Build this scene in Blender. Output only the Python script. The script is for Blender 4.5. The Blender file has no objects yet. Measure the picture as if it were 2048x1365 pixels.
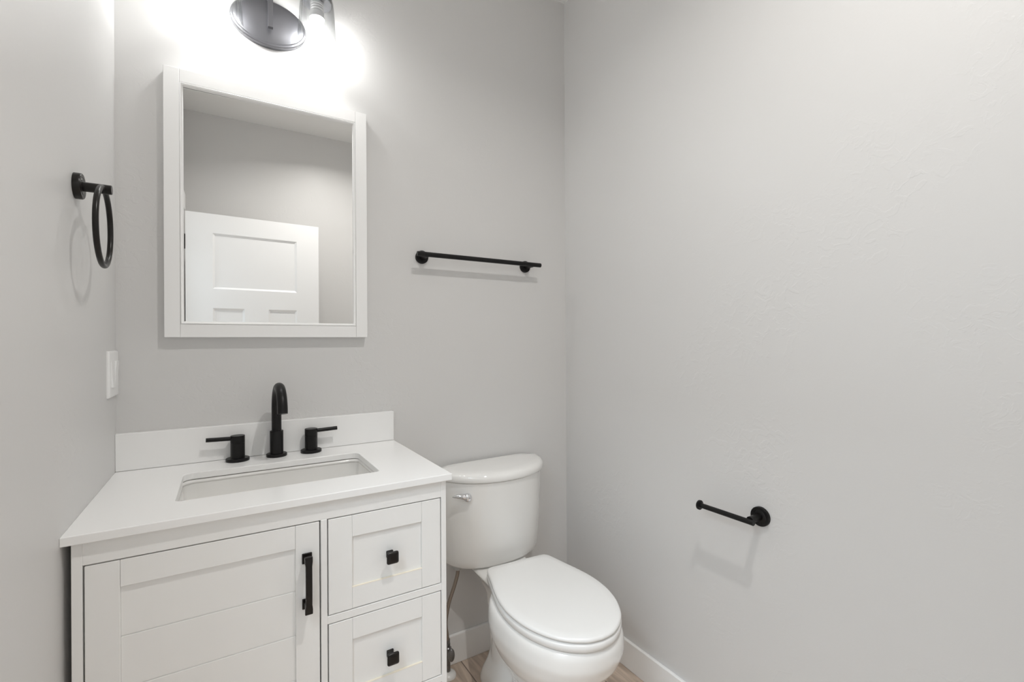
import bpy, bmesh, math, random
from mathutils import Vector, Matrix
R = math.radians
random.seed(3)
SC = bpy.context.scene
COL = SC.collection

# ------------------------------------------------------------------ camera, world, lights, exposure
D, H = 1.66, 1.238                       # back wall distance and eye height (camera stands over x=0, y=0)
XL, XR, YF, ZC = -0.2552, 1.2991, -0.386, 2.745
F_PX, YAW, ROLL = 936.195, R(31.507), R(-0.2942)
fw = Vector((math.sin(YAW), math.cos(YAW), 0)); rt = Vector((math.cos(YAW), -math.sin(YAW), 0)); up = Vector((0, 0, 1))
r2 = rt * math.cos(ROLL) + up * math.sin(ROLL); u2 = -rt * math.sin(ROLL) + up * math.cos(ROLL)
cd = bpy.data.cameras.new('camera'); cam = bpy.data.objects.new('camera', cd); COL.objects.link(cam)
cd.sensor_width = 36; cd.lens = F_PX * 36 / 2048; cd.clip_start = 0.02
cam.matrix_world = Matrix(((r2.x, u2.x, -fw.x, 0), (r2.y, u2.y, -fw.y, 0), (r2.z, u2.z, -fw.z, H), (0, 0, 0, 1)))
SC.camera = cam

SC.view_settings.view_transform = 'Standard'; SC.view_settings.look = 'None'
SC.view_settings.gamma = 1; SC.view_settings.use_curve_mapping = False
SC.view_settings.exposure = 0.18
SC.cycles.max_bounces = 16; SC.cycles.diffuse_bounces = 10; SC.cycles.glossy_bounces = 6
SC.cycles.transparent_max_bounces = 16
SC.cycles.use_denoising = True
SC.cycles.sample_clamp_indirect = 6.0

w = bpy.data.worlds.new('world'); SC.world = w; w.use_nodes = True
w.node_tree.nodes['Background'].inputs[0].default_value = (0.9, 0.95, 1, 1)
w.node_tree.nodes['Background'].inputs[1].default_value = 1.0

BULB_E, DOWN_W, HALL_W, HALL2_W = 90.0, 9.4, 8.0, 47.0

def area(name, loc, rot, sx, sy, watts, color, shape='RECTANGLE', spread=180):
    l = bpy.data.lights.new(name, 'AREA'); l.shape = shape; l.size = sx
    if shape in ('RECTANGLE', 'ELLIPSE'): l.size_y = sy
    l.energy = watts; l.color = color; l.spread = R(spread)
    o = bpy.data.objects.new(name, l); COL.objects.link(o); o.location = loc; o.rotation_euler = rot
    return o
# daylight and ceiling light reaching the doorway from the hall, and the recessed ceiling lamp
area('hall_daylight', (-1.55, -0.15, 1.45), (0, R(-90), 0), 2.2, 1.9, HALL_W, (0.78, 0.90, 1.0))
area('hall_ceiling_lamp', (-1.1, -0.15, 2.70), (0, 0, 0), 0.8, 0.9, HALL2_W, (0.80, 0.91, 1.0))
area('downlight_lamp', (0.62, 0.29, ZC - 0.012), (0, 0, 0), 0.036, 0.036, DOWN_W, (1.0, 0.975, 0.94), 'DISK', 147)

# ------------------------------------------------------------------ materials
def mat(name, col, rough=0.5, metal=0.0, spec=0.5, bump=None, coat=0.0, var=None):
    m = bpy.data.materials.new(name); m.use_nodes = True
    nt = m.node_tree; b = nt.nodes['Principled BSDF']
    b.inputs['Base Color'].default_value = (*col, 1); b.inputs['Roughness'].default_value = rough
    b.inputs['Metallic'].default_value = metal; b.inputs['Specular IOR Level'].default_value = spec
    b.inputs['Coat Weight'].default_value = coat
    tc = nt.nodes.new('ShaderNodeTexCoord')
    if var:                                   # gentle colour mottling of the material itself
        n = nt.nodes.new('ShaderNodeTexNoise'); n.inputs['Scale'].default_value = var[0]; n.inputs['Detail'].default_value = 4
        nt.links.new(tc.outputs['Object'], n.inputs['Vector'])
        mx = nt.nodes.new('ShaderNodeMix'); mx.data_type = 'RGBA'
        mx.inputs[6].default_value = (*col, 1); mx.inputs[7].default_value = (*[c * var[1] for c in col], 1)
        nt.links.new(n.outputs['Fac'], mx.inputs[0]); nt.links.new(mx.outputs[2], b.inputs['Base Color'])
    if bump:
        prev = None
        for sc, st, dist in bump:
            n = nt.nodes.new('ShaderNodeTexNoise'); n.inputs['Scale'].default_value = sc; n.inputs['Detail'].default_value = 5
            nt.links.new(tc.outputs['Object'], n.inputs['Vector'])
            bp = nt.nodes.new('ShaderNodeBump'); bp.inputs['Strength'].default_value = st; bp.inputs['Distance'].default_value = dist
            nt.links.new(n.outputs['Fac'], bp.inputs['Height'])
            if prev: nt.links.new(prev.outputs[0], bp.inputs['Normal'])
            prev = bp
        nt.links.new(prev.outputs[0], b.inputs['Normal'])
    return m

def wall_paint(name, col, rough):
    """satin wall paint over a smooth trowelled skim coat: fine roller stipple, sparse trowel ridges"""
    m = mat(name, col, rough, spec=0.4)
    nt = m.node_tree; b = nt.nodes['Principled BSDF']; tc = [n for n in nt.nodes if n.type == 'TEX_COORD'][0]
    fine = nt.nodes.new('ShaderNodeTexNoise'); fine.inputs['Scale'].default_value = 150; fine.inputs['Detail'].default_value = 3
    patch = nt.nodes.new('ShaderNodeTexNoise'); patch.inputs['Scale'].default_value = 2.6; patch.inputs['Detail'].default_value = 3
    ridge = nt.nodes.new('ShaderNodeTexNoise'); ridge.inputs['Scale'].default_value = 26; ridge.inputs['Detail'].default_value = 6
    ridge.inputs['Distortion'].default_value = 1.2
    for n in (fine, patch, ridge): nt.links.new(tc.outputs['Object'], n.inputs['Vector'])
    r1 = nt.nodes.new('ShaderNodeValToRGB'); r1.color_ramp.elements[0].position = 0.56; r1.color_ramp.elements[1].position = 0.72
    nt.links.new(patch.outputs['Fac'], r1.inputs[0])
    r2_ = nt.nodes.new('ShaderNodeValToRGB'); r2_.color_ramp.elements[0].position = 0.50; r2_.color_ramp.elements[1].position = 0.56
    nt.links.new(ridge.outputs['Fac'], r2_.inputs[0])
    mul = nt.nodes.new('ShaderNodeMath'); mul.operation = 'MULTIPLY'
    nt.links.new(r1.outputs[0], mul.inputs[0]); nt.links.new(r2_.outputs[0], mul.inputs[1])
    b1 = nt.nodes.new('ShaderNodeBump'); b1.inputs['Strength'].default_value = 0.30; b1.inputs['Distance'].default_value = 0.0012
    nt.links.new(mul.outputs[0], b1.inputs['Height'])
    b2 = nt.nodes.new('ShaderNodeBump'); b2.inputs['Strength'].default_value = 0.16; b2.inputs['Distance'].default_value = 0.0008
    nt.links.new(fine.outputs['Fac'], b2.inputs['Height']); nt.links.new(b1.outputs[0], b2.inputs['Normal'])
    b3 = nt.nodes.new('ShaderNodeBump'); b3.inputs['Strength'].default_value = 0.25; b3.inputs['Distance'].default_value = 0.004
    nt.links.new(patch.outputs['Fac'], b3.inputs['Height']); nt.links.new(b2.outputs[0], b3.inputs['Normal'])
    nt.links.new(b3.outputs[0], b.inputs['Normal'])
    return m

M = {}
M['wall'] = wall_paint('greige_wall_paint', (0.670, 0.664, 0.657), 0.42)
M['ceiling'] = mat('ceiling_paint', (0.86, 0.86, 0.85), 0.8, spec=0.2, bump=[(160, 0.15, 0.001)])
M['trim'] = mat('white_trim_paint', (0.88, 0.88, 0.875), 0.35)
M['door'] = mat('white_door_paint', (0.86, 0.86, 0.86), 0.4)
M['cab'] = mat('white_cabinet_lacquer', (0.86, 0.86, 0.85), 0.38, bump=[(300, 0.05, 0.0003)])
M['glue'] = mat('cream_bare_edge', (0.84, 0.78, 0.66), 0.5)
M['gap'] = mat('painted_gap_shade', (0.03, 0.026, 0.022), 0.9, spec=0.1)  # near-black colour standing in for shade in the cabinet gaps
M['quartz'] = mat('white_quartz', (0.90, 0.90, 0.895), 0.25, var=(900, 0.985))
M['ceramic'] = mat('white_vitreous_china', (0.86, 0.853, 0.835), 0.09, coat=0.3)
M['plastic'] = mat('white_seat_plastic', (0.86, 0.857, 0.845), 0.22)
M['switch'] = mat('white_switch_plastic', (0.87, 0.87, 0.865), 0.3)
M['black'] = mat('matte_black_metal', (0.006, 0.0055, 0.0055), 0.36, metal=0.0, spec=0.28)
M['bronze'] = mat('dark_bronze_metal', (0.008, 0.006, 0.005), 0.30, spec=0.35)
M['gun'] = mat('gunmetal_plate', (0.19, 0.19, 0.205), 0.34, metal=0.85, bump=[(9, 0.12, 0.004)])
M['collar'] = mat('grey_bulb_collar', (0.30, 0.30, 0.30), 0.45)
M['chrome'] = mat('chrome', (0.78, 0.78, 0.80), 0.06, metal=1)
M['steel'] = mat('braided_steel', (0.33, 0.28, 0.24), 0.38, metal=0.9)
M['dark_metal'] = mat('grey_valve_metal', (0.23, 0.23, 0.23), 0.3, metal=0.8)
M['clear_nut'] = mat('grey_plastic_nut', (0.5, 0.5, 0.49), 0.35)

m = bpy.data.materials.new('mirror_silver'); m.use_nodes = True
nt = m.node_tree; nt.nodes.clear(); g = nt.nodes.new('ShaderNodeBsdfGlossy'); g.inputs['Color'].default_value = (0.90, 0.90, 0.89, 1); g.inputs['Roughness'].default_value = 0
o_ = nt.nodes.new('ShaderNodeOutputMaterial'); nt.links.new(g.outputs[0], o_.inputs[0]); M['mirror'] = m

m = bpy.data.materials.new('clear_glass'); m.use_nodes = True
nt = m.node_tree; nt.nodes.clear()
tr = nt.nodes.new('ShaderNodeBsdfTransparent'); 
lf = nt.nodes.new('ShaderNodeLayerWeight'); lf.inputs[0].default_value = 0.25
cr = nt.nodes.new('ShaderNodeValToRGB'); cr.color_ramp.elements[0].color = (0.975, 0.978, 0.978, 1); cr.color_ramp.elements[1].color = (0.78, 0.785, 0.79, 1)
nt.links.new(lf.outputs['Facing'], cr.inputs[0]); nt.links.new(cr.outputs[0], tr.inputs[0])
gl = nt.nodes.new('ShaderNodeBsdfGlossy'); gl.inputs['Roughness'].default_value = 0.03
lw = nt.nodes.new('ShaderNodeLayerWeight'); lw.inputs[0].default_value = 0.32
mp = nt.nodes.new('ShaderNodeMapRange'); mp.inputs[3].default_value = 0.03; mp.inputs[4].default_value = 0.30
nt.links.new(lw.outputs['Fresnel'], mp.inputs[0])
mx = nt.nodes.new('ShaderNodeMixShader'); nt.links.new(mp.outputs[0], mx.inputs[0])
nt.links.new(tr.outputs[0], mx.inputs[1]); nt.links.new(gl.outputs[0], mx.inputs[2])
o_ = nt.nodes.new('ShaderNodeOutputMaterial'); nt.links.new(mx.outputs[0], o_.inputs[0]); M['glass'] = m

def emit(name, col, s):
    m = bpy.data.materials.new(name); m.use_nodes = True; nt = m.node_tree; nt.nodes.clear()
    e = nt.nodes.new('ShaderNodeEmission'); e.inputs[0].default_value = (*col, 1); e.inputs[1].default_value = s
    o = nt.nodes.new('ShaderNodeOutputMaterial'); nt.links.new(e.outputs[0], o.inputs[0]); return m
M['bulb'] = emit('bulb_glow', (1.0, 1.0, 0.985), BULB_E)
M['lens'] = emit('downlight_lens', (1.0, 0.94, 0.86), 8.0)

def floor_mat():
    m = mat('taupe_wood_look_tile', (0.2, 0.15, 0.12), 0.42)
    nt = m.node_tree; b = nt.nodes['Principled BSDF']; tc = [n for n in nt.nodes if n.type == 'TEX_COORD'][0]
    mp = nt.nodes.new('ShaderNodeMapping'); mp.inputs['Rotation'].default_value = (0, 0, R(90)); mp.inputs['Location'].default_value = (0.30, 0.0275, 0)
    nt.links.new(tc.outputs['Object'], mp.inputs[0])
    br = nt.nodes.new('ShaderNodeTexBrick'); br.inputs['Scale'].default_value = 1
    br.inputs['Brick Width'].default_value = 1.2; br.inputs['Row Height'].default_value = 0.20
    br.inputs['Mortar Size'].default_value = 0.0022; br.inputs['Mortar Smooth'].default_value = 0.1; br.offset = 0.33
    br.inputs['Color1'].default_value = (0.60, 0.51, 0.43, 1); br.inputs['Color2'].default_value = (0.70, 0.60, 0.515, 1)
    br.inputs['Mortar'].default_value = (0.22, 0.18, 0.155, 1)
    nt.links.new(mp.outputs[0], br.inputs['Vector'])
    mp2 = nt.nodes.new('ShaderNodeMapping'); mp2.inputs['Scale'].default_value = (16, 2.2, 1)
    nt.links.new(tc.outputs['Object'], mp2.inputs[0])
    n = nt.nodes.new('ShaderNodeTexNoise'); n.inputs['Scale'].default_value = 2.5; n.inputs['Detail'].default_value = 8; n.inputs['Distortion'].default_value = 0.6
    nt.links.new(mp2.outputs[0], n.inputs['Vector'])
    r = nt.nodes.new('ShaderNodeValToRGB'); r.color_ramp.elements[0].position = 0.3; r.color_ramp.elements[1].position = 0.75
    r.color_ramp.elements[0].color = (0.62, 0.58, 0.55, 1); r.color_ramp.elements[1].color = (1.15, 1.12, 1.1, 1)
    nt.links.new(n.outputs['Fac'], r.inputs[0])
    mx = nt.nodes.new('ShaderNodeMix'); mx.data_type = 'RGBA'; mx.blend_type = 'MULTIPLY'; mx.inputs[0].default_value = 1
    nt.links.new(br.outputs['Color'], mx.inputs[6]); nt.links.new(r.outputs[0], mx.inputs[7])
    nt.links.new(mx.outputs[2], b.inputs['Base Color'])
    bp = nt.nodes.new('ShaderNodeBump'); bp.inputs['Strength'].default_value = 0.4; bp.inputs['Distance'].default_value = 0.001; bp.invert = True
    nt.links.new(br.outputs['Fac'], bp.inputs['Height']); nt.links.new(bp.outputs[0], b.inputs['Normal'])
    return m
M['floor'] = floor_mat()

# ------------------------------------------------------------------ mesh helpers
def link(name, bm, m, parent=None, smooth=None, bevel=None, loc=None, rot=None):
    bmesh.ops.recalc_face_normals(bm, faces=bm.faces)
    me = bpy.data.meshes.new(name); bm.to_mesh(me); bm.free()
    for mm in (m if isinstance(m, (list, tuple)) else [m]): me.materials.append(mm)
    o = bpy.data.objects.new(name, me); COL.objects.link(o)
    if parent: o.parent = parent
    if loc: o.location = loc
    if rot: o.rotation_euler = rot
    if bevel:
        b = o.modifiers.new('bevel', 'BEVEL'); b.width = bevel[0]; b.segments = bevel[1]; b.limit_method = 'ANGLE'; b.angle_limit = R(40)
    if smooth is not None:
        for p in me.polygons: p.use_smooth = True
        mod = o.modifiers.new('smooth_angle', 'EDGE_SPLIT') if smooth < 180 else None
        if mod: mod.split_angle = R(smooth)
    return o

def tag(o, label, cat, group=None):
    o['label'] = label; o['category'] = cat
    if group: o['group'] = group
    return o
def struct(o, label=None, cat=None):
    o['kind'] = 'structure'
    if label: o['label'] = label
    if cat: o['category'] = cat
    return o
def thing(name, loc, label, cat, rz=0, group=None):
    o = bpy.data.objects.new(name, None); o.empty_display_size = 0.05; COL.objects.link(o)
    o.location = loc; o.rotation_euler = (0, 0, rz)
    return tag(o, label, cat, group)

def box(bm, x0, x1, y0, y1, z0, z1):
    v = [bm.verts.new((x, y, z)) for z in (z0, z1) for y in (y0, y1) for x in (x0, x1)]
    for f in ((0, 1, 3, 2), (4, 6, 7, 5), (0, 4, 5, 1), (1, 5, 7, 3), (3, 7, 6, 2), (2, 6, 4, 0)):
        bm.faces.new([v[i] for i in f])
    return v
def boxes(*bs):
    bm = bmesh.new()
    for b in bs: box(bm, *b)
    return bm
def loft(bm, rings, cap=(True, True), closed=True):
    vr = [[bm.verts.new(p) for p in r] for r in rings]
    n = len(vr[0])
    for a, b in zip(vr, vr[1:]):
        for i in range(n if closed else n - 1):
            j = (i + 1) % n
            bm.faces.new((a[i], a[j], b[j], b[i]))
    if cap[0]: bm.faces.new(list(reversed(vr[0])))
    if cap[1]: bm.faces.new(vr[-1])
    return vr
def lathe(bm, prof, origin=(0, 0, 0), axis=(0, 0, 1), seg=40, cap=(True, True)):
    """prof: list of (radius, height along axis)"""
    a = Vector(axis).normalized(); q = Vector((0, 0, 1)).rotation_difference(a); o = Vector(origin)
    rings = [[o + q @ Vector((r * math.cos(2 * math.pi * i / seg), r * math.sin(2 * math.pi * i / seg), h)) for i in range(seg)] for r, h in prof]
    return loft(bm, rings, cap)
def tube(bm, pts, rad, seg=24, cap=(True, True)):
    pts = [Vector(p) for p in pts]; n = len(pts)
    rads = rad if isinstance(rad, (list, tuple)) else [rad] * n
    t0 = (pts[1] - pts[0]).normalized()
    nrm = t0.orthogonal().normalized(); rings = []
    prev = t0
    for i, p in enumerate(pts):
        t = (pts[min(i + 1, n - 1)] - pts[max(i - 1, 0)]).normalized()
        nrm = prev.rotation_difference(t) @ nrm; prev = t
        b = t.cross(nrm)
        rings.append([p + (nrm * math.cos(2 * math.pi * k / seg) + b * math.sin(2 * math.pi * k / seg)) * rads[i] for k in range(seg)])
    return loft(bm, rings, cap)
def torus(bm, center, axis, Rr, r, seg=64, sub=16):
    q = Vector((0, 0, 1)).rotation_difference(Vector(axis)); c = Vector(center)
    vs = [[bm.verts.new(c + q @ Vector(((Rr + r * math.cos(b)) * math.cos(a), (Rr + r * math.cos(b)) * math.sin(a), r * math.sin(b))))
           for b in [2 * math.pi * j / sub for j in range(sub)]] for a in [2 * math.pi * i / seg for i in range(seg)]]
    for i in range(seg):
        for j in range(sub):
            bm.faces.new((vs[i][j], vs[(i + 1) % seg][j], vs[(i + 1) % seg][(j + 1) % sub], vs[i][(j + 1) % sub]))
def rrect(x0, x1, y0, y1, r, n=6):
    """rounded rectangle outline, counter clockwise; r one radius or four (bl, br, tr, tl)"""
    rs = r if isinstance(r, (list, tuple)) else (r,) * 4
    out = []
    for (cx, cy, a0, rr) in ((x0 + rs[0], y0 + rs[0], 180, rs[0]), (x1 - rs[1], y0 + rs[1], 270, rs[1]),
                             (x1 - rs[2], y1 - rs[2], 0, rs[2]), (x0 + rs[3], y1 - rs[3], 90, rs[3])):
        for k in range(n + 1):
            a = R(a0 + 90 * k / n); out.append((cx + rr * math.cos(a), cy + rr * math.sin(a)))
    return out
def catmull(pts, per=6, closed=False):
    P = [Vector(p) for p in pts]; n = len(P); out = []
    for i in range(n if closed else n - 1):
        g = (lambda k: P[k % n]) if closed else (lambda k: P[max(0, min(n - 1, k))])
        a, b, c, d = g(i - 1), g(i), g(i + 1), g(i + 2)
        for k in range(per):
            t = k / per
            out.append(0.5 * ((2 * b) + (c - a) * t + (2 * a - 5 * b + 4 * c - d) * t * t + (3 * b - 3 * c + d - a) * t ** 3))
    if not closed: out.append(P[-1])
    return out

# ------------------------------------------------------------------ the room
T = 0.12
HX = -1.75                                                   # far side of the hall
OY0, OY1, OZ = -0.135, 0.635, 2.05                           # doorway in the left wall
struct(link('floor', boxes((HX - T, XR + T, YF - 1.2, D + T, -0.1, 0)), M['floor']), 'brown taupe wood look tile floor under the toilet', 'floor')
struct(link('ceiling', boxes((HX - T, XR + T, YF - 1.2, D + T, ZC, ZC + 0.1)), M['ceiling']), 'white painted ceiling above the toilet and vanity', 'ceiling')
struct(link('wall_back', boxes((XL - T, XR + T, D, D + T, 0, ZC)), M['wall']), 'greige wall behind mirror and toilet', 'wall')
struct(link('wall_right', boxes((XR, XR + T, YF - T, D, 0, ZC)), M['wall']), 'bare light greige wall with the toilet paper holder', 'wall')
struct(link('wall_front', boxes((XL - T, XR, YF - T, YF, 0, ZC)), M['wall']), 'greige wall behind the open white door seen in the mirror', 'wall')
struct(link('wall_left', boxes((XL - T, XL, OY1, D, 0, ZC), (XL - T, XL, YF, OY0, 0, ZC), (XL - T, XL, OY0, OY1, OZ, ZC)), M['wall']),
       'greige wall with the towel ring and switch', 'wall')
# hall beyond the doorway (out of the picture, it only hands on the daylight)
struct(link('wall_hall', boxes((HX - T, HX, YF - 1.2, D + T, 0, ZC), (HX, XL - T, D, D + T, 0, ZC), (HX, XL - T, YF - 1.2 - T, YF - 1.2, 0, ZC),
                               (XL - T, XL - T + 0.02, YF - 1.2, YF - T, 0, ZC)), M['wall']), 'plain hall wall outside the bathroom doorway', 'wall')

BBH, BBT = 0.108, 0.013
struct(link('baseboard_back', boxes((0.515, XR - BBT, D - BBT, D, 0, BBH + 0.003)), M['trim'], bevel=(0.003, 2)), 'white baseboard along the wall behind the toilet', 'baseboard')
struct(link('baseboard_right', boxes((XR - BBT, XR, YF, D, 0, BBH - 0.003)), M['trim'], bevel=(0.003, 2)), 'white baseboard along the right wall', 'baseboard')
struct(link('baseboard_front', boxes((XL, XR - BBT, YF, YF + BBT, 0, BBH)), M['trim'], bevel=(0.003, 2)), 'white baseboard along the wall behind the door', 'baseboard')
struct(link('baseboard_left', boxes((XL, XL + BBT, OY1 + 0.085, 1.13, 0, BBH)), M['trim'], bevel=(0.003, 2)), 'white baseboard beside the doorway', 'baseboard')

# doorway casing and jambs
cs = 0.018
struct(link('trim_1', boxes((XL, XL + cs, OY1, OY1 + 0.08, 0, OZ + 0.005), (XL, XL + cs, OY0 - 0.08, OY0, 0, OZ + 0.005),
                            (XL, XL + cs + 0.006, OY0 - 0.095, OY1 + 0.095, OZ + 0.005, OZ + 0.105),
                            (XL - T, XL, OY1 - 0.018, OY1, 0, OZ), (XL - T, XL, OY0, OY0 + 0.018, 0, OZ), (XL - T, XL, OY0, OY1, OZ - 0.018, OZ)),
            M['trim'], bevel=(0.002, 2)), 'white doorway casing on the left wall, reflected at the mirror edge', 'door casing')

# the open door, seen in the mirror: one wide panel over two tall ones
door = thing('door_1', (XL + 0.022, OY0 - 0.012, 0), 'open white three panel door reflected in the mirror', 'door', rz=R(-3.6))
door['kind'] = 'structure'
DW, DH, DT = 0.765, 2.035, 0.035
bm = bmesh.new()
sx0, sx1 = 0.145, DW - 0.140
rails = [(0.012, 0.24), (1.47, 1.595), (1.945 - 0.0, DH)]
# stiles, rails and mullion stand proud of the panels on both faces
rails = [(0.012, 0.25), (1.452, 1.572), (DH - 0.118, DH)]
box(bm, 0.006, sx0, -DT, 0, 0.012, DH); box(bm, sx1, DW, -DT, 0, 0.012, DH)
for z0, z1 in rails: box(bm, sx0, sx1, -DT, 0, z0, z1)
mid = (sx0 + sx1) / 2
box(bm, mid - 0.068, mid + 0.068, -DT, 0, 0.25, 1.452)
link('door_slab', bm, M['door'], door)
for (x0, x1, z0, z1) in ((sx0, sx1, 1.572, DH - 0.118), (sx0, mid - 0.068, 0.25, 1.452), (mid + 0.068, sx1, 0.25, 1.452)):
    bm = bmesh.new(); e = 0.012
    for y in (-0.001, -DT + 0.001):
        s = -1 if y > -0.01 else 1
        a = [bm.verts.new(p) for p in ((x0, y, z0), (x1, y, z0), (x1, y, z1), (x0, y, z1))]
        b = [bm.verts.new(p) for p in ((x0 + e, y + s * 0.008, z0 + e), (x1 - e, y + s * 0.008, z0 + e), (x1 - e, y + s * 0.008, z1 - e), (x0 + e, y + s * 0.008, z1 - e))]
        for i in range(4): bm.faces.new((a[i], a[(i + 1) % 4], b[(i + 1) % 4], b[i]))
        bm.faces.new(b)
    link('door_panel', bm, M['door'], door)
for z in (1.85, 1.05, 0.25):
    bm = boxes((-0.020, 0.0065, -0.004, 0.0015, z - 0.045, z + 0.045)); lathe(bm, [(0.006, -0.046), (0.006, 0.046)], (-0.004, 0.004, z), seg=12)
    link('hinge', bm, M['black'], door)['label'] = 'black steel hinge'
bm = bmesh.new()
lathe(bm, [(0.030, 0), (0.030, 0.008), (0.011, 0.010), (0.011, 0.045)], (DW - 0.065, 0, 0.95), (0, 1, 0), 28)
tube(bm, [(DW - 0.062, 0.045, 0.95), (DW - 0.10, 0.047, 0.95), (DW - 0.17, 0.047, 0.95)], 0.009, 16)
link('door_handle', bm, M['black'], door, smooth=40)['label'] = 'black lever door handle'

# recessed ceiling light
dl = thing('recessed_light', (0.62, 0.29, ZC), 'round white recessed ceiling light in front of the vanity', 'ceiling light')
bm = bmesh.new(); lathe(bm, [(0.052, -0.002), (0.056, -0.006), (0.085, -0.004), (0.088, 0.0)], seg=48, cap=(False, False)); link('trim_ring', bm, M['trim'], dl, smooth=40)
bm = bmesh.new(); lathe(bm, [(0.054, -0.0045), (0.054, -0.001)], seg=40); link('lens', bm, M['lens'], dl)

# ------------------------------------------------------------------ vanity cabinet
CX0, CX1, CY0, CY1, CZ = -0.2423, 0.4985, 1.1528, 1.655, 0.8705
vc = thing('vanity_cabinet', ((CX0 + CX1) / 2, (CY0 + CY1) / 2, 0), 'white vanity cabinet with one plank door and drawers beside the toilet', 'cabinet')
ox, oy = -(CX0 + CX1) / 2, -(CY0 + CY1) / 2
def cb(*bs): return boxes(*[(a + ox, b + ox, c + oy, d + oy, e, f) for a, b, c, d, e, f in bs])
FT = 0.020                                                    # face frame thickness
zr = [0.826, 0.5985, 0.5805, 0.3565, 0.3385, 0.115]           # top rail, rails between drawers, bottom rail
link('cabinet_body', cb((CX0, CX0 + 0.016, CY0 + FT, CY1, 0, CZ), (CX1 - 0.016, CX1, CY0 + FT, CY1, 0, CZ),
                        (CX0 + 0.016, CX1 - 0.016, CY1 - 0.01, CY1, 0, CZ), (CX0 + 0.016, CX1 - 0.016, CY0 + FT, CY1, 0.09, 0.105)), M['cab'], vc)
link('face_frame', cb((CX0, -0.2268, CY0, CY0 + FT, 0, CZ), (0.4848, CX1, CY0, CY0 + FT, 0, CZ),
                      (-0.2268, 0.4848, CY0 + 0.0006, CY0 + FT, zr[0], CZ), (0.1865, 0.2003, CY0, CY0 + FT, 0.115, zr[0]),
                      (0.2003, 0.4848, CY0 + 0.0006, CY0 + FT, zr[2], zr[1]), (0.2003, 0.4848, CY0 + 0.0006, CY0 + FT, zr[4], zr[3]),
                      (-0.2268, 0.4848, CY0 + 0.0006, CY0 + FT, 0.06, zr[5])), M['cab'], vc, bevel=(0.0007, 1))
link('gap_shade_sheet', cb((-0.2268, 0.1865, CY0 + FT + 0.004, CY0 + FT + 0.006, 0.115, zr[0]), (0.2003, 0.4848, CY0 + FT + 0.004, CY0 + FT + 0.006, 0.115, zr[0])), M['gap'], vc)  # added dark sheets: shade behind the door and drawer gaps, put in as colour

def shaker(x0, x1, z0, z1, sl, sr, rt_, rb, planks=None):
    """frame-and-panel front; the panel is recessed, optionally cut by fine horizontal grooves"""
    y0, y1 = CY0 + 0.0006, CY0 + 0.018
    bm = bmesh.new(); q = lambda a, b, c, d, e, f: box(bm, a + ox, b + ox, c + oy, d + oy, e, f)
    q(x0, x0 + sl, y0, y1, z0, z1); q(x1 - sr, x1, y0, y1, z0, z1)
    q(x0 + sl + 0.0004, x1 - sr - 0.0004, y0 + 0.0004, y1, z1 - rt_, z1); q(x0 + sl + 0.0004, x1 - sr - 0.0004, y0 + 0.0004, y1, z0, z0 + rb)
    pz = planks or [z0 + rb, z1 - rt_]
    for a, b in zip(pz, pz[1:]):
        g = 0.0010 if planks else 0
        q(x0 + sl, x1 - sr, y0 + 0.0065, y1 - 0.002, a + g, b - g)
    if planks: q(x0 + sl, x1 - sr, y0 + 0.0085, y1 - 0.003, pz[0], pz[-1])
    return bm
dz0, dz1 = 0.1178, 0.8233
plk = [0.1675] + [0.172 + 0.1004 * k for k in range(1, 6)] + [0.7722]
dr = link('cabinet_door', shaker(-0.2240, 0.1834, dz0, dz1, 0.051, 0.0502, 0.0515, 0.05, plk), M['cab'], vc, bevel=(0.0007, 1))

def pull(parent):
    bm = bmesh.new(); x, y = 0.1565 + ox, CY0 + oy
    for z in (0.747, 0.6445):
        box(bm, x - 0.0105, x + 0.0105, y - 0.0045, y + 0.0004, z - 0.0115, z + 0.0115)
        box(bm, x - 0.0072, x + 0.0072, y - 0.024, y - 0.004, z - 0.0065, z + 0.0065)
    # slightly bowed flat bar with square shoulders
    rings = []
    for k in range(13):
        t = k / 12; z = 0.632 + t * (0.7595 - 0.632); bow = 0.003 * (1 - (2 * t - 1) ** 2)
        wd = 0.0080 if (t < 0.12 or t > 0.88) else 0.0068
        rings.append([(x - wd, y - 0.024 - bow, z), (x + wd, y - 0.024 - bow, z), (x + wd, y - 0.031 - bow, z), (x - wd, y - 0.031 - bow, z)])
    loft(bm, rings)
    o = link('handle', bm, M['bronze'], parent, bevel=(0.0012, 2)); o['label'] = 'black bar pull'
pull(dr)

def knob(parent, x, z):
    bm = bmesh.new(); x += ox; y = CY0 + 0.007 + oy
    def sq(h, yy, r): return [(x + px, yy, z + pz) for px, pz in rrect(-h, h, -h, h, r, 4)]
    loft(bm, [sq(0.0085, y + 0.0004, 0.002), sq(0.0085, y - 0.003, 0.002), sq(0.0065, y - 0.005, 0.002), sq(0.0065, y - 0.017, 0.002), sq(0.011, y - 0.020, 0.003),
              sq(0.0140, y - 0.0235, 0.004), sq(0.0148, y - 0.026, 0.0045), sq(0.0143, y - 0.0285, 0.0045), sq(0.0115, y - 0.0305, 0.004), sq(0.006, y - 0.0315, 0.002)])
    o = link('knob', bm, M['bronze'], parent, smooth=50); o['label'] = 'black square pillow knob'

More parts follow.
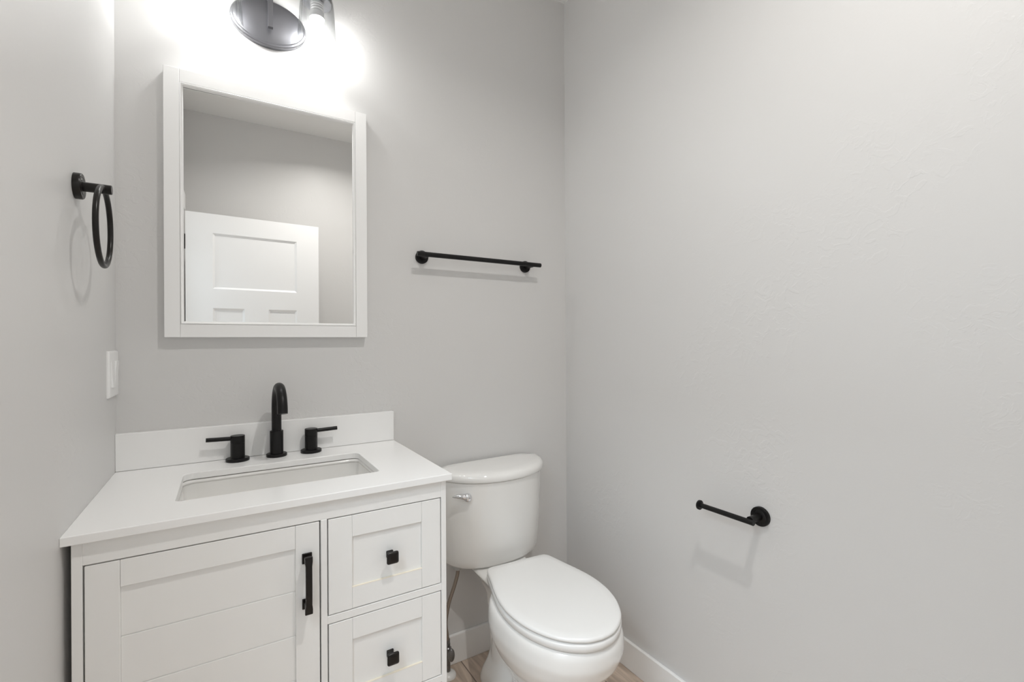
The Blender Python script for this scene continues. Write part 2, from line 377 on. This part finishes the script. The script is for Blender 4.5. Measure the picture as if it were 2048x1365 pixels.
for (z0, z1) in ((0.6010, 0.8233), (0.3590, 0.5780), (0.1178, 0.3360)):
    d = link('drawer', shaker(0.2031, 0.4822, z0, z1, 0.0535, 0.051, 0.0512, 0.0505), M['cab'], vc, bevel=(0.0007, 1))
    link('worn_edge', cb((0.2562, 0.4312, CY0 + 0.0009, CY0 + 0.0069, z0 + 0.0500, z0 + 0.0512)), M['glue'], d)['label'] = 'cream coloured bare edge'
    if z0 > 0.2: knob(d, 0.3485, 0.7075 if z0 > 0.5 else 0.4595)
    else: knob(d, 0.3485, 0.225)

# ------------------------------------------------------------------ countertop, backsplash, sink
TZ = 0.888
KX0, KX1, KY0, KY1 = XL, 0.5105, 1.1398, D
OX0, OX1, OYF, OYB = -0.0955, 0.3555, 1.2654, 1.5200
bm = bmesh.new()
inner = rrect(OX0, OX1, OYF, OYB, (0.012, 0.012, 0.022, 0.022), 7)
nI = len(inner)
def outer_for(p):                                             # project an opening point radially to the outer rectangle
    cx, cy = (OX0 + OX1) / 2, (OYF + OYB) / 2
    return p
outer = [(KX0, KY0), (KX1, KY0), (KX1, KY1), (KX0, KY1)]
def ring_faces(z, flip):
    vi = [bm.verts.new((x, y, z)) for x, y in inner]; vo = [bm.verts.new((x, y, z)) for x, y in outer]
    n = 8                                                     # verts per corner
    for c in range(4):
        fan = vi[c * n:(c + 1) * n]
        for a, b in zip(fan, fan[1:]): bm.faces.new((vo[c], b, a) if flip else (vo[c], a, b))
        bm.faces.new((vo[c], vo[(c + 1) % 4], vi[((c + 1) * n) % nI], fan[-1]))
    return vi, vo
t_i, t_o = ring_faces(TZ, False); b_i, b_o = ring_faces(TZ - 0.0172, True)
for a, b in ((t_i, b_i), (t_o, b_o)):
    for i in range(len(a)): bm.faces.new((a[i], a[(i + 1) % len(a)], b[(i + 1) % len(a)], b[i]))
ct = tag(link('countertop', bm, M['quartz'], bevel=(0.0016, 3)), 'white quartz countertop on the vanity cabinet with rectangular sink cutout', 'countertop')
tag(link('backsplash', boxes((KX0 + 0.0002, KX1, D - 0.020, D, TZ + 0.0008, 0.990)), M['quartz'], bevel=(0.0014, 2)),
    'white quartz backsplash strip on the wall behind the faucet', 'backsplash')

sk = thing('sink', ((OX0 + OX1) / 2, (OYF + OYB) / 2, TZ - 0.0212), 'white rectangular undermount sink below the black faucet', 'sink')
bm = bmesh.new(); hx, hy = (OX1 - OX0) / 2, (OYB - OYF) / 2
secs = [(0.022, 0.0), (-0.0005, 0.0), (-0.002, -0.004), (0.004, -0.05), (0.010, -0.10), (0.022, -0.122), (0.045, -0.132), (0.09, -0.135)]
rings = []
for k, (ins, z) in enumerate(secs):
    i = -0.022 if k == 0 else ins
    r = 0.03 if k == 0 else max(0.028, 0.026 + ins)
    rings.append([(x, y, z) for x, y in rrect(-hx + i, hx - i, -hy + i, hy - i, r, 7)])
loft(bm, rings, (False, True))
outs = [[(x * 1.03, y * 1.05, z - 0.012) for x, y, z in r] for r in rings[1:]]
o = link('basin', bm, M['ceramic'], sk, smooth=60)
s_ = o.modifiers.new('thickness', 'SOLIDIFY'); s_.thickness = 0.008; s_.offset = -1
bm = bmesh.new(); lathe(bm, [(0.029, 0), (0.029, 0.002), (0.024, 0.0035), (0.020, 0.001), (0.0, 0.0008)][:4], (0, 0.02, -0.1345), seg=36)
link('drain', bm, M['black'], sk, smooth=40)['label'] = 'black drain'

# ------------------------------------------------------------------ faucet
FY = 1.608
fc = thing('faucet', (0.134, FY, TZ), 'black widespread faucet with arched spout and two lever handles behind the sink', 'faucet')
bm = bmesh.new()
lathe(bm, [(0.0285, 0), (0.029, 0.001), (0.029, 0.0075), (0.028, 0.0085), (0.0188, 0.0085), (0.0188, 0.077), (0.0182, 0.078), (0.0142, 0.078)], seg=48)
link('spout_base', bm, M['black'], fc, smooth=35)
pts = [(0, 0, 0.07), (0, 0, 0.10), (0, 0, 0.13)]
Ra, zc0 = 0.0665, 0.150
for k in range(0, 25):
    a = math.pi * k / 24; pts.append((0, -Ra + Ra * math.cos(a), zc0 + Ra * math.sin(a)))
pts += [(0, -2 * Ra - 0.001, zc0 - 0.004)]
ang = R(1.9); pts = [(p[0] - p[1] * math.sin(ang) , p[1] * math.cos(ang), p[2]) for p in pts]
bm = bmesh.new(); tube(bm, pts, 0.0137, 28)
link('spout', bm, M['black'], fc, smooth=40)
for dx, sgn in ((-0.1035, -1), (0.0985, 1)):
    bm = bmesh.new()
    lathe(bm, [(0.0305, 0), (0.031, 0.001), (0.031, 0.0075), (0.030, 0.0085), (0.0188, 0.0085), (0.0188, 0.0515), (0.0180, 0.052), (0.0180, 0.0528), (0.0188, 0.0533), (0.0188, 0.0735), (0.0180, 0.0745)],
          (dx, 0, 0), seg=48)
    hd = link('handle', bm, M['black'], fc, smooth=35)
    bm = bmesh.new(); tube(bm, [(dx + sgn * 0.014, 0, 0.0665), (dx + sgn * 0.05, 0, 0.0675), (dx + sgn * 0.079, 0, 0.0685)], 0.0060, 20)
    link('lever', bm, M['black'], hd, smooth=40)

# ------------------------------------------------------------------ mirror
MY = 1.6278
mr = thing('wall_mirror', (0.1358, D, 1.253), 'white framed rectangular mirror on the wall above the sink', 'mirror')
mx, my, mz = -0.1358, -D, -1.253
x0, x1, z0, z1 = -0.1454, 0.4166, 1.2535, 2.0196
def mb(*bs): return boxes(*[(a + mx, b + mx, c + my, d + my, e + mz, f + mz) for a, b, c, d, e, f in bs])
for a, b in ((x0, -0.1085), (0.3795, x1)):
    link('stile', mb((a, b, MY, D, z0, z1)), M['trim'], mr, bevel=(0.0012, 2))
for a, b in ((z0, 1.2905), (1.9825, z1)):
    link('rail', mb((-0.1082, 0.3792, MY + 0.0006, D, a, b)), M['trim'], mr, bevel=(0.0009, 2))
# rounded inner moulding running round the glass
bm = bmesh.new()
prof = [(0, 0.0), (0.0, -0.0015), (0.0025, -0.0028), (0.005, -0.0022), (0.0078, 0.001), (0.0092, 0.006), (0.0095, 0.014)]
prof = [(0, 0.004), (0.0008, 0.0005), (0.003, -0.0008), (0.0058, 0.0008), (0.0080, 0.005), (0.0090, 0.012)]
ax0, ax1, az0, az1 = -0.1085, 0.3795, 1.2905, 1.9825
rings = [[(ax0 + i + mx, MY + y + my, az0 + i + mz), (ax1 - i + mx, MY + y + my, az0 + i + mz), (ax1 - i + mx, MY + y + my, az1 - i + mz), (ax0 + i + mx, MY + y + my, az1 - i + mz)] for i, y in prof]
loft(bm, rings, (False, False))
link('inner_moulding', bm, M['trim'], mr, smooth=50)
bm = boxes((ax0 + 0.004 + mx, ax1 - 0.004 + mx, -0.001, 0.001, az0 + 0.004 + mz, az1 - 0.004 + mz))
link('mirror_glass', bm, M['mirror'], mr, loc=(0, 1.6405 + my, 0), rot=(0, 0, R(-0.40)))
link('backing', mb((ax0, ax1, 1.648, D, az0, az1)), M['trim'], mr)

# ------------------------------------------------------------------ vanity light
LX, LZ, LY = 0.1225, 2.237, 1.572
vl = thing('vanity_light', (LX, D, LZ), 'two lamp vanity light with oval gunmetal plate and clear glass shades above the mirror', 'wall lamp')
bm = bmesh.new()
def oval(a, b, y): return [(a * math.cos(2 * math.pi * k / 64), y, b * math.sin(2 * math.pi * k / 64)) for k in range(64)]
loft(bm, [oval(0.107, 0.071, 0), oval(0.107, 0.071, -0.016), oval(0.105, 0.069, -0.0185), oval(0.100, 0.064, -0.0190), oval(0.098, 0.062, -0.0225), oval(0.095, 0.059, -0.0235)])
link('backplate', bm, M['gun'], vl, smooth=35)
ay = LY - D                                                   # shade axis, local y
link('stem', boxes((-0.0062, 0.0082, -0.052, -0.0385, -0.030, 0.139)), M['gun'], vl, bevel=(0.0008, 2))
bm = bmesh.new(); tube(bm, [(0.001, -0.020, 0.03), (0.001, -0.040, 0.03)], 0.006, 16); link('standoff', bm, M['gun'], vl, smooth=40)
bm = bmesh.new(); tube(bm, [(0.001, -0.045, 0.132), (0.001, ay + 0.004, 0.145)], 0.006, 16); link('arm', bm, M['gun'], vl, smooth=40)
link('crossbar', boxes((-0.150, 0.150, ay - 0.007, ay + 0.0072, 0.139, 0.153)), M['gun'], vl, bevel=(0.0008, 2))
for sx in (-0.1315, 0.1285):
    bm = bmesh.new()
    lathe(bm, [(0.007, 0.130), (0.007, 0.090), (0.018, 0.088), (0.040, 0.080), (0.044, 0.072), (0.0445, 0.056), (0.0425, 0.054), (0.020, 0.058), (0.0195, 0.052)], (sx, ay, 0.011), seg=48)
    so = link('socket', bm, M['gun'], vl, smooth=40)
    bm = bmesh.new()
    g0 = LZ
    pr = [(0.0462, 0.068), (0.0480, 0.062), (0.0505, 0.036), (0.0548, -0.02), (0.0600, -0.096), (0.0606, -0.0975), (0.0602, -0.0985), (0.0592, -0.0985), (0.0584, -0.096), (0.0532, -0.02), (0.0490, 0.036), (0.0466, 0.061), (0.0448, 0.067)]
    lathe(bm, pr, (sx, ay, 0.011), seg=64, cap=(False, False))
    link('glass_shade', bm, M['glass'], vl, smooth=60)
    bm = bmesh.new()
    lathe(bm, [(0.0200, 0.054), (0.0200, 0.047), (0.0180, 0.045), (0.0200, 0.041), (0.0180, 0.037), (0.0200, 0.033), (0.0180, 0.029), (0.0205, 0.025), (0.0205, 0.014), (0.0225, 0.010), (0.0225, 0.005), (0.0195, 0.004)], (sx, ay, 0.011), seg=36)
    bu = link('light_bulb', bm, M['collar'], vl, smooth=30)
    bm = bmesh.new()
    lathe(bm, [(0.0165, 0.0045), (0.0185, -0.002), (0.0225, -0.014), (0.0245, -0.026), (0.0235, -0.038), (0.0185, -0.049), (0.010, -0.0555), (0.002, -0.057)], (sx, ay, 0.011), seg=36)
    link('bulb_globe', bm, M['bulb'], bu, smooth=180)['label'] = 'glowing white globe'

# ------------------------------------------------------------------ towel ring (left wall)
tr_ = thing('towel_ring', (XL, 1.2563, 1.554), 'black towel ring hanging from a round post on the left wall', 'towel ring')
bm = bmesh.new(); lathe(bm, [(0.0258, 0), (0.0258, 0.0105), (0.0245, 0.0125), (0.0175, 0.0125), (0.0168, 0.0115), (0.0160, 0.0128)], axis=(1, 0, 0), seg=48); link('rosette', bm, M['bronze'], tr_, smooth=35)
bm = bmesh.new(); lathe(bm, [(0.0095, 0.010), (0.0095, 0.0565), (0.0085, 0.0575)], axis=(1, 0, 0), seg=32); link('post', bm, M['bronze'], tr_, smooth=35)
bm = bmesh.new(); torus(bm, (0.044, -0.003, -0.0785), (1, 0.02, 0), 0.0790, 0.0052, 80, 16); link('ring', bm, M['bronze'], tr_, smooth=180)

# ------------------------------------------------------------------ light switch (left wall, above the backsplash)
sw = thing('light_switch', (XL, 1.5975, 1.157), 'white double rocker light switch on the left wall above the countertop', 'light switch')
bm = bmesh.new()
def pl(hy, hz, x): return [(x, y, z) for y, z in rrect(-hy, hy, -hz, hz, 0.003, 4)]
loft(bm, [pl(0.0575, 0.0600, 0), pl(0.0575, 0.0600, 0.003), pl(0.0555, 0.058, 0.0058), pl(0.052, 0.0545, 0.0064)])
link('switch_plate', bm, M['switch'], sw)
for y, s in ((-0.023, -1), (0.023, 1)):
    bm = bmesh.new(); v = []
    for z, d in ((-0.0335, 0.0078 if s < 0 else 0.0042), (0.0, 0.0055), (0.0335, 0.0042 if s < 0 else 0.0078)):
        v.append([(0.004, y - 0.0165, z), (0.004, y + 0.0165, z), (d + 0.003, y + 0.0165, z), (d + 0.003, y - 0.0165, z)])
    loft(bm, v); link('rocker', bm, M['switch'], sw, bevel=(0.0006, 1))

# ------------------------------------------------------------------ towel bar (back wall)
tb = thing('towel_bar', (0.853, D, 1.551), 'black towel bar on the wall above the toilet', 'towel bar')
for x in (0.6245 - 0.853, 1.0814 - 0.853):
    bm = bmesh.new(); lathe(bm, [(0.0243, 0), (0.0243, 0.0075), (0.0230, 0.0095), (0.016, 0.0097)], (x, 0, 0), (0, -1, 0), 48); link('rosette', bm, M['black'], tb, smooth=35)
    bm = bmesh.new(); lathe(bm, [(0.0095, 0.009), (0.0095, 0.060)], (x, 0, 0), (0, -1, 0), 32); link('post', bm, M['black'], tb, smooth=35)
bm = bmesh.new(); lathe(bm, [(0.0080, 0), (0.0088, 0.0008), (0.0088, 0.5352), (0.0080, 0.536)], (0.586 - 0.853, -0.060, 0.0014), (1, 0, 0), 32); link('bar', bm, M['black'], tb, smooth=35)

# ------------------------------------------------------------------ toilet paper holder (right wall)
tp = thing('toilet_paper_holder', (XR, 0.7673, 0.735), 'empty black toilet paper holder on the right wall', 'toilet paper holder')
bm = bmesh.new(); lathe(bm, [(0.0275, 0), (0.0275, 0.0065), (0.0262, 0.0085), (0.019, 0.0087), (0.018, 0.0078), (0.0165, 0.0088)], axis=(-1, 0, 0), seg=48); link('rosette', bm, M['black'], tp, smooth=35)
bm = bmesh.new(); lathe(bm, [(0.0098, 0.008), (0.0098, 0.055)], axis=(-1, 0, 0), seg=32); link('post', bm, M['black'], tp, smooth=35)
bm = bmesh.new(); lathe(bm, [(0.0068, -0.015), (0.0075, -0.0142), (0.0075, 0.155)], (-0.060, 0, -0.003), (0, 1, 0), 32); link('roll_bar', bm, M['black'], tp, smooth=35)
bm = bmesh.new(); lathe(bm, [(0.0130, 0.154), (0.0145, 0.155), (0.0145, 0.160), (0.0135, 0.161)], (-0.060, 0, -0.003), (0, 1, 0), 36); link('end_cap', bm, M['black'], tp, smooth=35)

# ------------------------------------------------------------------ toilet
tl = thing('toilet', (0.884, 1.645, 0), 'white two piece toilet with closed lid between vanity and right wall', 'toilet', rz=R(-1.2))
# local frame: x to the right, y towards the wall, bowl points to -y
WID = [(0, .106), (.003, .117), (.012, .126), (.03, .133), (.06, .141), (.10, .151), (.15, .164), (.20, .174), (.25, .178), (.30, .1745), (.35, .163), (.39, .146), (.43, .121), (.46, .091), (.48, .060), (.49, .034), (.4945, .0)]
def egg(y0, L, W, z, n=5, back_r=True):
    """closed seat-like outline starting at the hinge line y0, length L, half width W"""
    k = L / .4945; s = W / .178
    right = catmull([(wv * s, y0 - u * k, 0) for u, wv in WID], n)
    pts = [(p.x, p.y, z) for p in right] + [(-p.x, p.y, z) for p in reversed(right[:-1])]
    return pts
SY = -0.206                                                   # hinge line
def scale_ring(ring, d, z):
    """shrink an outline towards its middle by about d metres"""
    xs = [p[0] for p in ring]; ys = [p[1] for p in ring]
    cx, cy = 0, (min(ys) + max(ys)) / 2; hx, hy = max(xs), (max(ys) - min(ys)) / 2
    return [(cx + (p[0] - cx) * (hx - d) / hx, cy + (p[1] - cy) * (hy - d) / hy, z) for p in ring]
L0 = egg(SY, 0.4945, 0.173, 0)
def turn(bm):                                                 # the seat sits slightly skewed on the bowl
    bmesh.ops.rotate(bm, verts=bm.verts, cent=(0, SY - 0.44, 0), matrix=Matrix.Rotation(R(-3.0), 3, 'Z')); bmesh.ops.translate(bm, verts=bm.verts, vec=(-0.006, 0, 0))
bm = bmesh.new()
loft(bm, [scale_ring(L0, 0.003, 0.4328), scale_ring(L0, 0.0, 0.4348), scale_ring(L0, 0.0, 0.4395), scale_ring(L0, 0.002, 0.443), scale_ring(L0, 0.006, 0.4450),
          scale_ring(L0, 0.030, 0.4458), scale_ring(L0, 0.08, 0.4462)])
turn(bm); link('seat_lid', bm, M['plastic'], tl, smooth=60)
bm = bmesh.new()
loft(bm, [scale_ring(L0, 0.006, 0.4055), scale_ring(L0, 0.0, 0.4085), scale_ring(L0, -0.001, 0.423), scale_ring(L0, 0.002, 0.4275), scale_ring(L0, 0.014, 0.4295)])
turn(bm); link('seat', bm, M['plastic'], tl, smooth=60)
for x in (-0.075, 0.075):
    bm = bmesh.new(); tube(bm, [(x - 0.022, SY + 0.008, 0.420), (x + 0.022, SY + 0.008, 0.420)], 0.011, 20); turn(bm)
    link('seat_hinge', bm, M['plastic'], tl, smooth=40)

# bowl: rim, body, pedestal, trapway and foot melted into one china surface
def ovalring(cx, cy, a, bf, bb, z, p=2.2, n=56):
    out = []
    for k in range(n):
        t = 2 * math.pi * k / n; c, s = math.cos(t), math.sin(t)
        x = a * math.copysign(abs(c) ** (2 / p), c); b = bf if s < 0 else bb
        out.append((cx + x, cy + b * math.copysign(abs(s) ** (2 / p), s), z))
    return out
bm = bmesh.new()
YM = -0.43
secs = [(.404, .168, .258, .20), (.400, .174, .264, .205), (.385, .180, .270, .205), (.350, .184, .271, .20), (.310, .177, .254, .19), (.270, .161, .222, .175), (.230, .136, .178, .16),
        (.190, .112, .132, .15), (.150, .098, .102, .14), (.11, .096, .090, .14), (.06, .098, .092, .15), (.02, .106, .100, .16), (0.0005, .108, .102, .16)]
loft(bm, [ovalring(0, YM, a, bf, bb, z) for z, a, bf, bb in secs])
# deck carrying the tank
dk = [(.300, .050, -.22, -.06), (.340, .066, -.27, -.04), (.375, .092, -.31, -.02), (.396, .110, -.32, -.015), (.4035, .107, -.32, -.02)]
loft(bm, [[(x, y, z) for x, y in rrect(-a, a, y0_, y1_, 0.03, 6)] for z, a, y0_, y1_ in dk])
# rear pedestal and foot
ft = [(0.0005, .100, -.42, -.10), (.02, .100, -.42, -.10), (.05, .095, -.41, -.11), (.085, .080, -.39, -.12), (.115, .060, -.37, -.11), (.22, .048, -.36, -.08), (.33, .055, -.34, -.06)]
loft(bm, [[(x, y, z) for x, y in rrect(-a, a, y0_, y1_, min(.05, a * .8), 6)] for z, a, y0_, y1_ in ft])
# trapway
tw = catmull([(0, -.46, .10), (0, -.40, .17), (0, -.33, .245), (0, -.26, .25), (0, -.21, .18), (0, -.19, .08), (0, -.19, .02)], 6)
tube(bm, [tuple(p) for p in tw], [.074] * len(tw), 28)
o = link('bowl', bm, M['ceramic'], tl, smooth=180)
rm = o.modifiers.new('melt', 'REMESH'); rm.mode = 'VOXEL'; rm.voxel_size = 0.0055; rm.use_smooth_shade = True
sm = o.modifiers.new('relax', 'SMOOTH'); sm.iterations = 14; sm.factor = 0.5
for x in (-0.092, 0.092):
    bm = bmesh.new(); lathe(bm, [(0.014, 0), (0.014, 0.006), (0.011, 0.014), (0.005, 0.018)], (x * 1.05, -0.25, 0.045), seg=24); link('bolt_cap', bm, M['plastic'], tl, smooth=60)

# tank: half-ellipse plan, straight back
def tank_ring(a, b, z, p, ch=0.030, ang=0.0, cx=0.0, n=44):
    pts = []
    for k in range(n + 1):
        t = math.pi + math.pi * k / n; c, s = math.cos(t), math.sin(t)
        pts.append((a * math.copysign(abs(c) ** (2 / p), c), -b * abs(s) ** (2 / p)))
    # pull the ends forward into a chamfer, then close along the back
    pts = [(x, min(y, -ch * 0.9)) for x, y in pts]
    pts += [(a - ch * .55, -ch * 0.25), (a - ch, 0), (a * .5, 0), (0, 0), (-a * .5, 0), (-a + ch, 0), (-a + ch * .55, -ch * 0.25)]
    ca, sa = math.cos(ang), math.sin(ang)
    return [(cx + x * ca - y * sa, x * sa + y * ca, z) for x, y in pts]
TA = R(2.6)
bm = bmesh.new()
loft(bm, [tank_ring(a, b, z, p, .028, TA, cx) for z, a, b, p, cx in ((.406, .180, .128, 2.35, .008), (.4085, .192, .140, 2.35, .008), (.418, .199, .147, 2.35, .008), (.435, .203, .151, 2.35, .007), (.50, .210, .162, 2.3, .005), (.58, .216, .173, 2.25, .003),
                                                        (.66, .221, .183, 2.15, .001), (.715, .224, .190, 2.1, 0), (.7305, .2245, .192, 2.1, 0))])
tk = link('tank', bm, M['ceramic'], tl, smooth=50)
bm = bmesh.new()
loft(bm, [tank_ring(a, b, z, 2.08, .034, TA) for z, a, b in ((.7315, .224, .192), (.734, .231, .199), (.740, .2345, .203), (.750, .2345, .2035), (.758, .232, .2005), (.7635, .2255, .193), (.7665, .216, .182), (.7685, .19, .155), (.7690, .12, .09))])
link('tank_lid', bm, M['ceramic'], tl, smooth=60)
# flush lever
lv = Vector((-0.150, -0.150, 0.684))
bm = bmesh.new()
nrm = Vector((-0.45, -1, 0)).normalized(); side = Vector((-1, 0.45, 0)).normalized()
lathe(bm, [(0.015, -0.022), (0.015, 0.002), (0.0145, 0.008), (0.012, 0.0125), (0.007, 0.015), (0.002, 0.0158)], lv, nrm, 32)
tube(bm, [lv + nrm * 0.006 + side * s_ + Vector((0, 0, zz)) for s_, zz in ((-0.004, 0.002), (0.010, 0.004), (0.022, 0.006), (0.036, 0.0065), (0.048, 0.0055), (0.054, 0.005))],
     [0.008, 0.0105, 0.0095, 0.0072, 0.0045, 0.0015], 20)
link('flush_lever', bm, M['chrome'], tl, smooth=60)['label'] = 'chrome flush lever'

# ------------------------------------------------------------------ water supply
vv = thing('shutoff_valve', (0.698, 1.603, 0), 'grey water shutoff valve on a floor pipe between vanity and toilet', 'valve')
bm = bmesh.new(); lathe(bm, [(0.030, 0.0), (0.030, 0.004), (0.027, 0.010), (0.016, 0.016), (0.010, 0.018)], seg=36); link('escutcheon', bm, M['plastic'], vv, smooth=50)['label'] = 'white floor flange'
bm = bmesh.new(); lathe(bm, [(0.0085, 0.01), (0.0085, 0.075), (0.012, 0.077), (0.012, 0.105), (0.0085, 0.108), (0.0085, 0.120), (0.0055, 0.122)], seg=28); link('pipe', bm, M['dark_metal'], vv, smooth=40)
bm = bmesh.new()
rings = [[(0.012 * 0 + math.cos(t) * a + 0.002, -0.014 - y, 0.090 + math.sin(t) * b) for t in [2 * math.pi * k / 32 for k in range(32)]] for y, a, b in ((0, .006, .006), (.008, .006, .006), (.009, .0120, .0235), (.013, .0125, .0245), (.018, .0105, .021), (.020, .006, .014))]
loft(bm, rings); link('handle', bm, M['dark_metal'], vv, smooth=50)
path = catmull([(0.698, 1.603, 0.125), (0.694, 1.603, 0.155), (0.690, 1.604, 0.20), (0.703, 1.607, 0.262), (0.727, 1.609, 0.32), (0.741, 1.610, 0.362), (0.743, 1.610, 0.386)], 8)
hs = thing('supply_hose', (0.698, 1.603, 0.121), 'braided steel supply hose rising from the valve to the toilet tank', 'hose')
off = Vector((0.698, 1.603, 0.121))
bm = bmesh.new(); tube(bm, [p - off for p in path], 0.0068, 16); link('hose', bm, M['steel'], hs, smooth=60)
bm = bmesh.new(); lathe(bm, [(0.0085, 0), (0.0085, 0.014), (0.006, 0.016)], seg=6); link('lower_nut', bm, M['dark_metal'], hs)
bm = bmesh.new(); lathe(bm, [(0.010, 0.378), (0.0165, 0.384), (0.0165, 0.4035), (0.011, 0.4052)], Vector((0.743, 1.610, 0)) - off, seg=12); link('coupling_nut', bm, M['clear_nut'], hs)
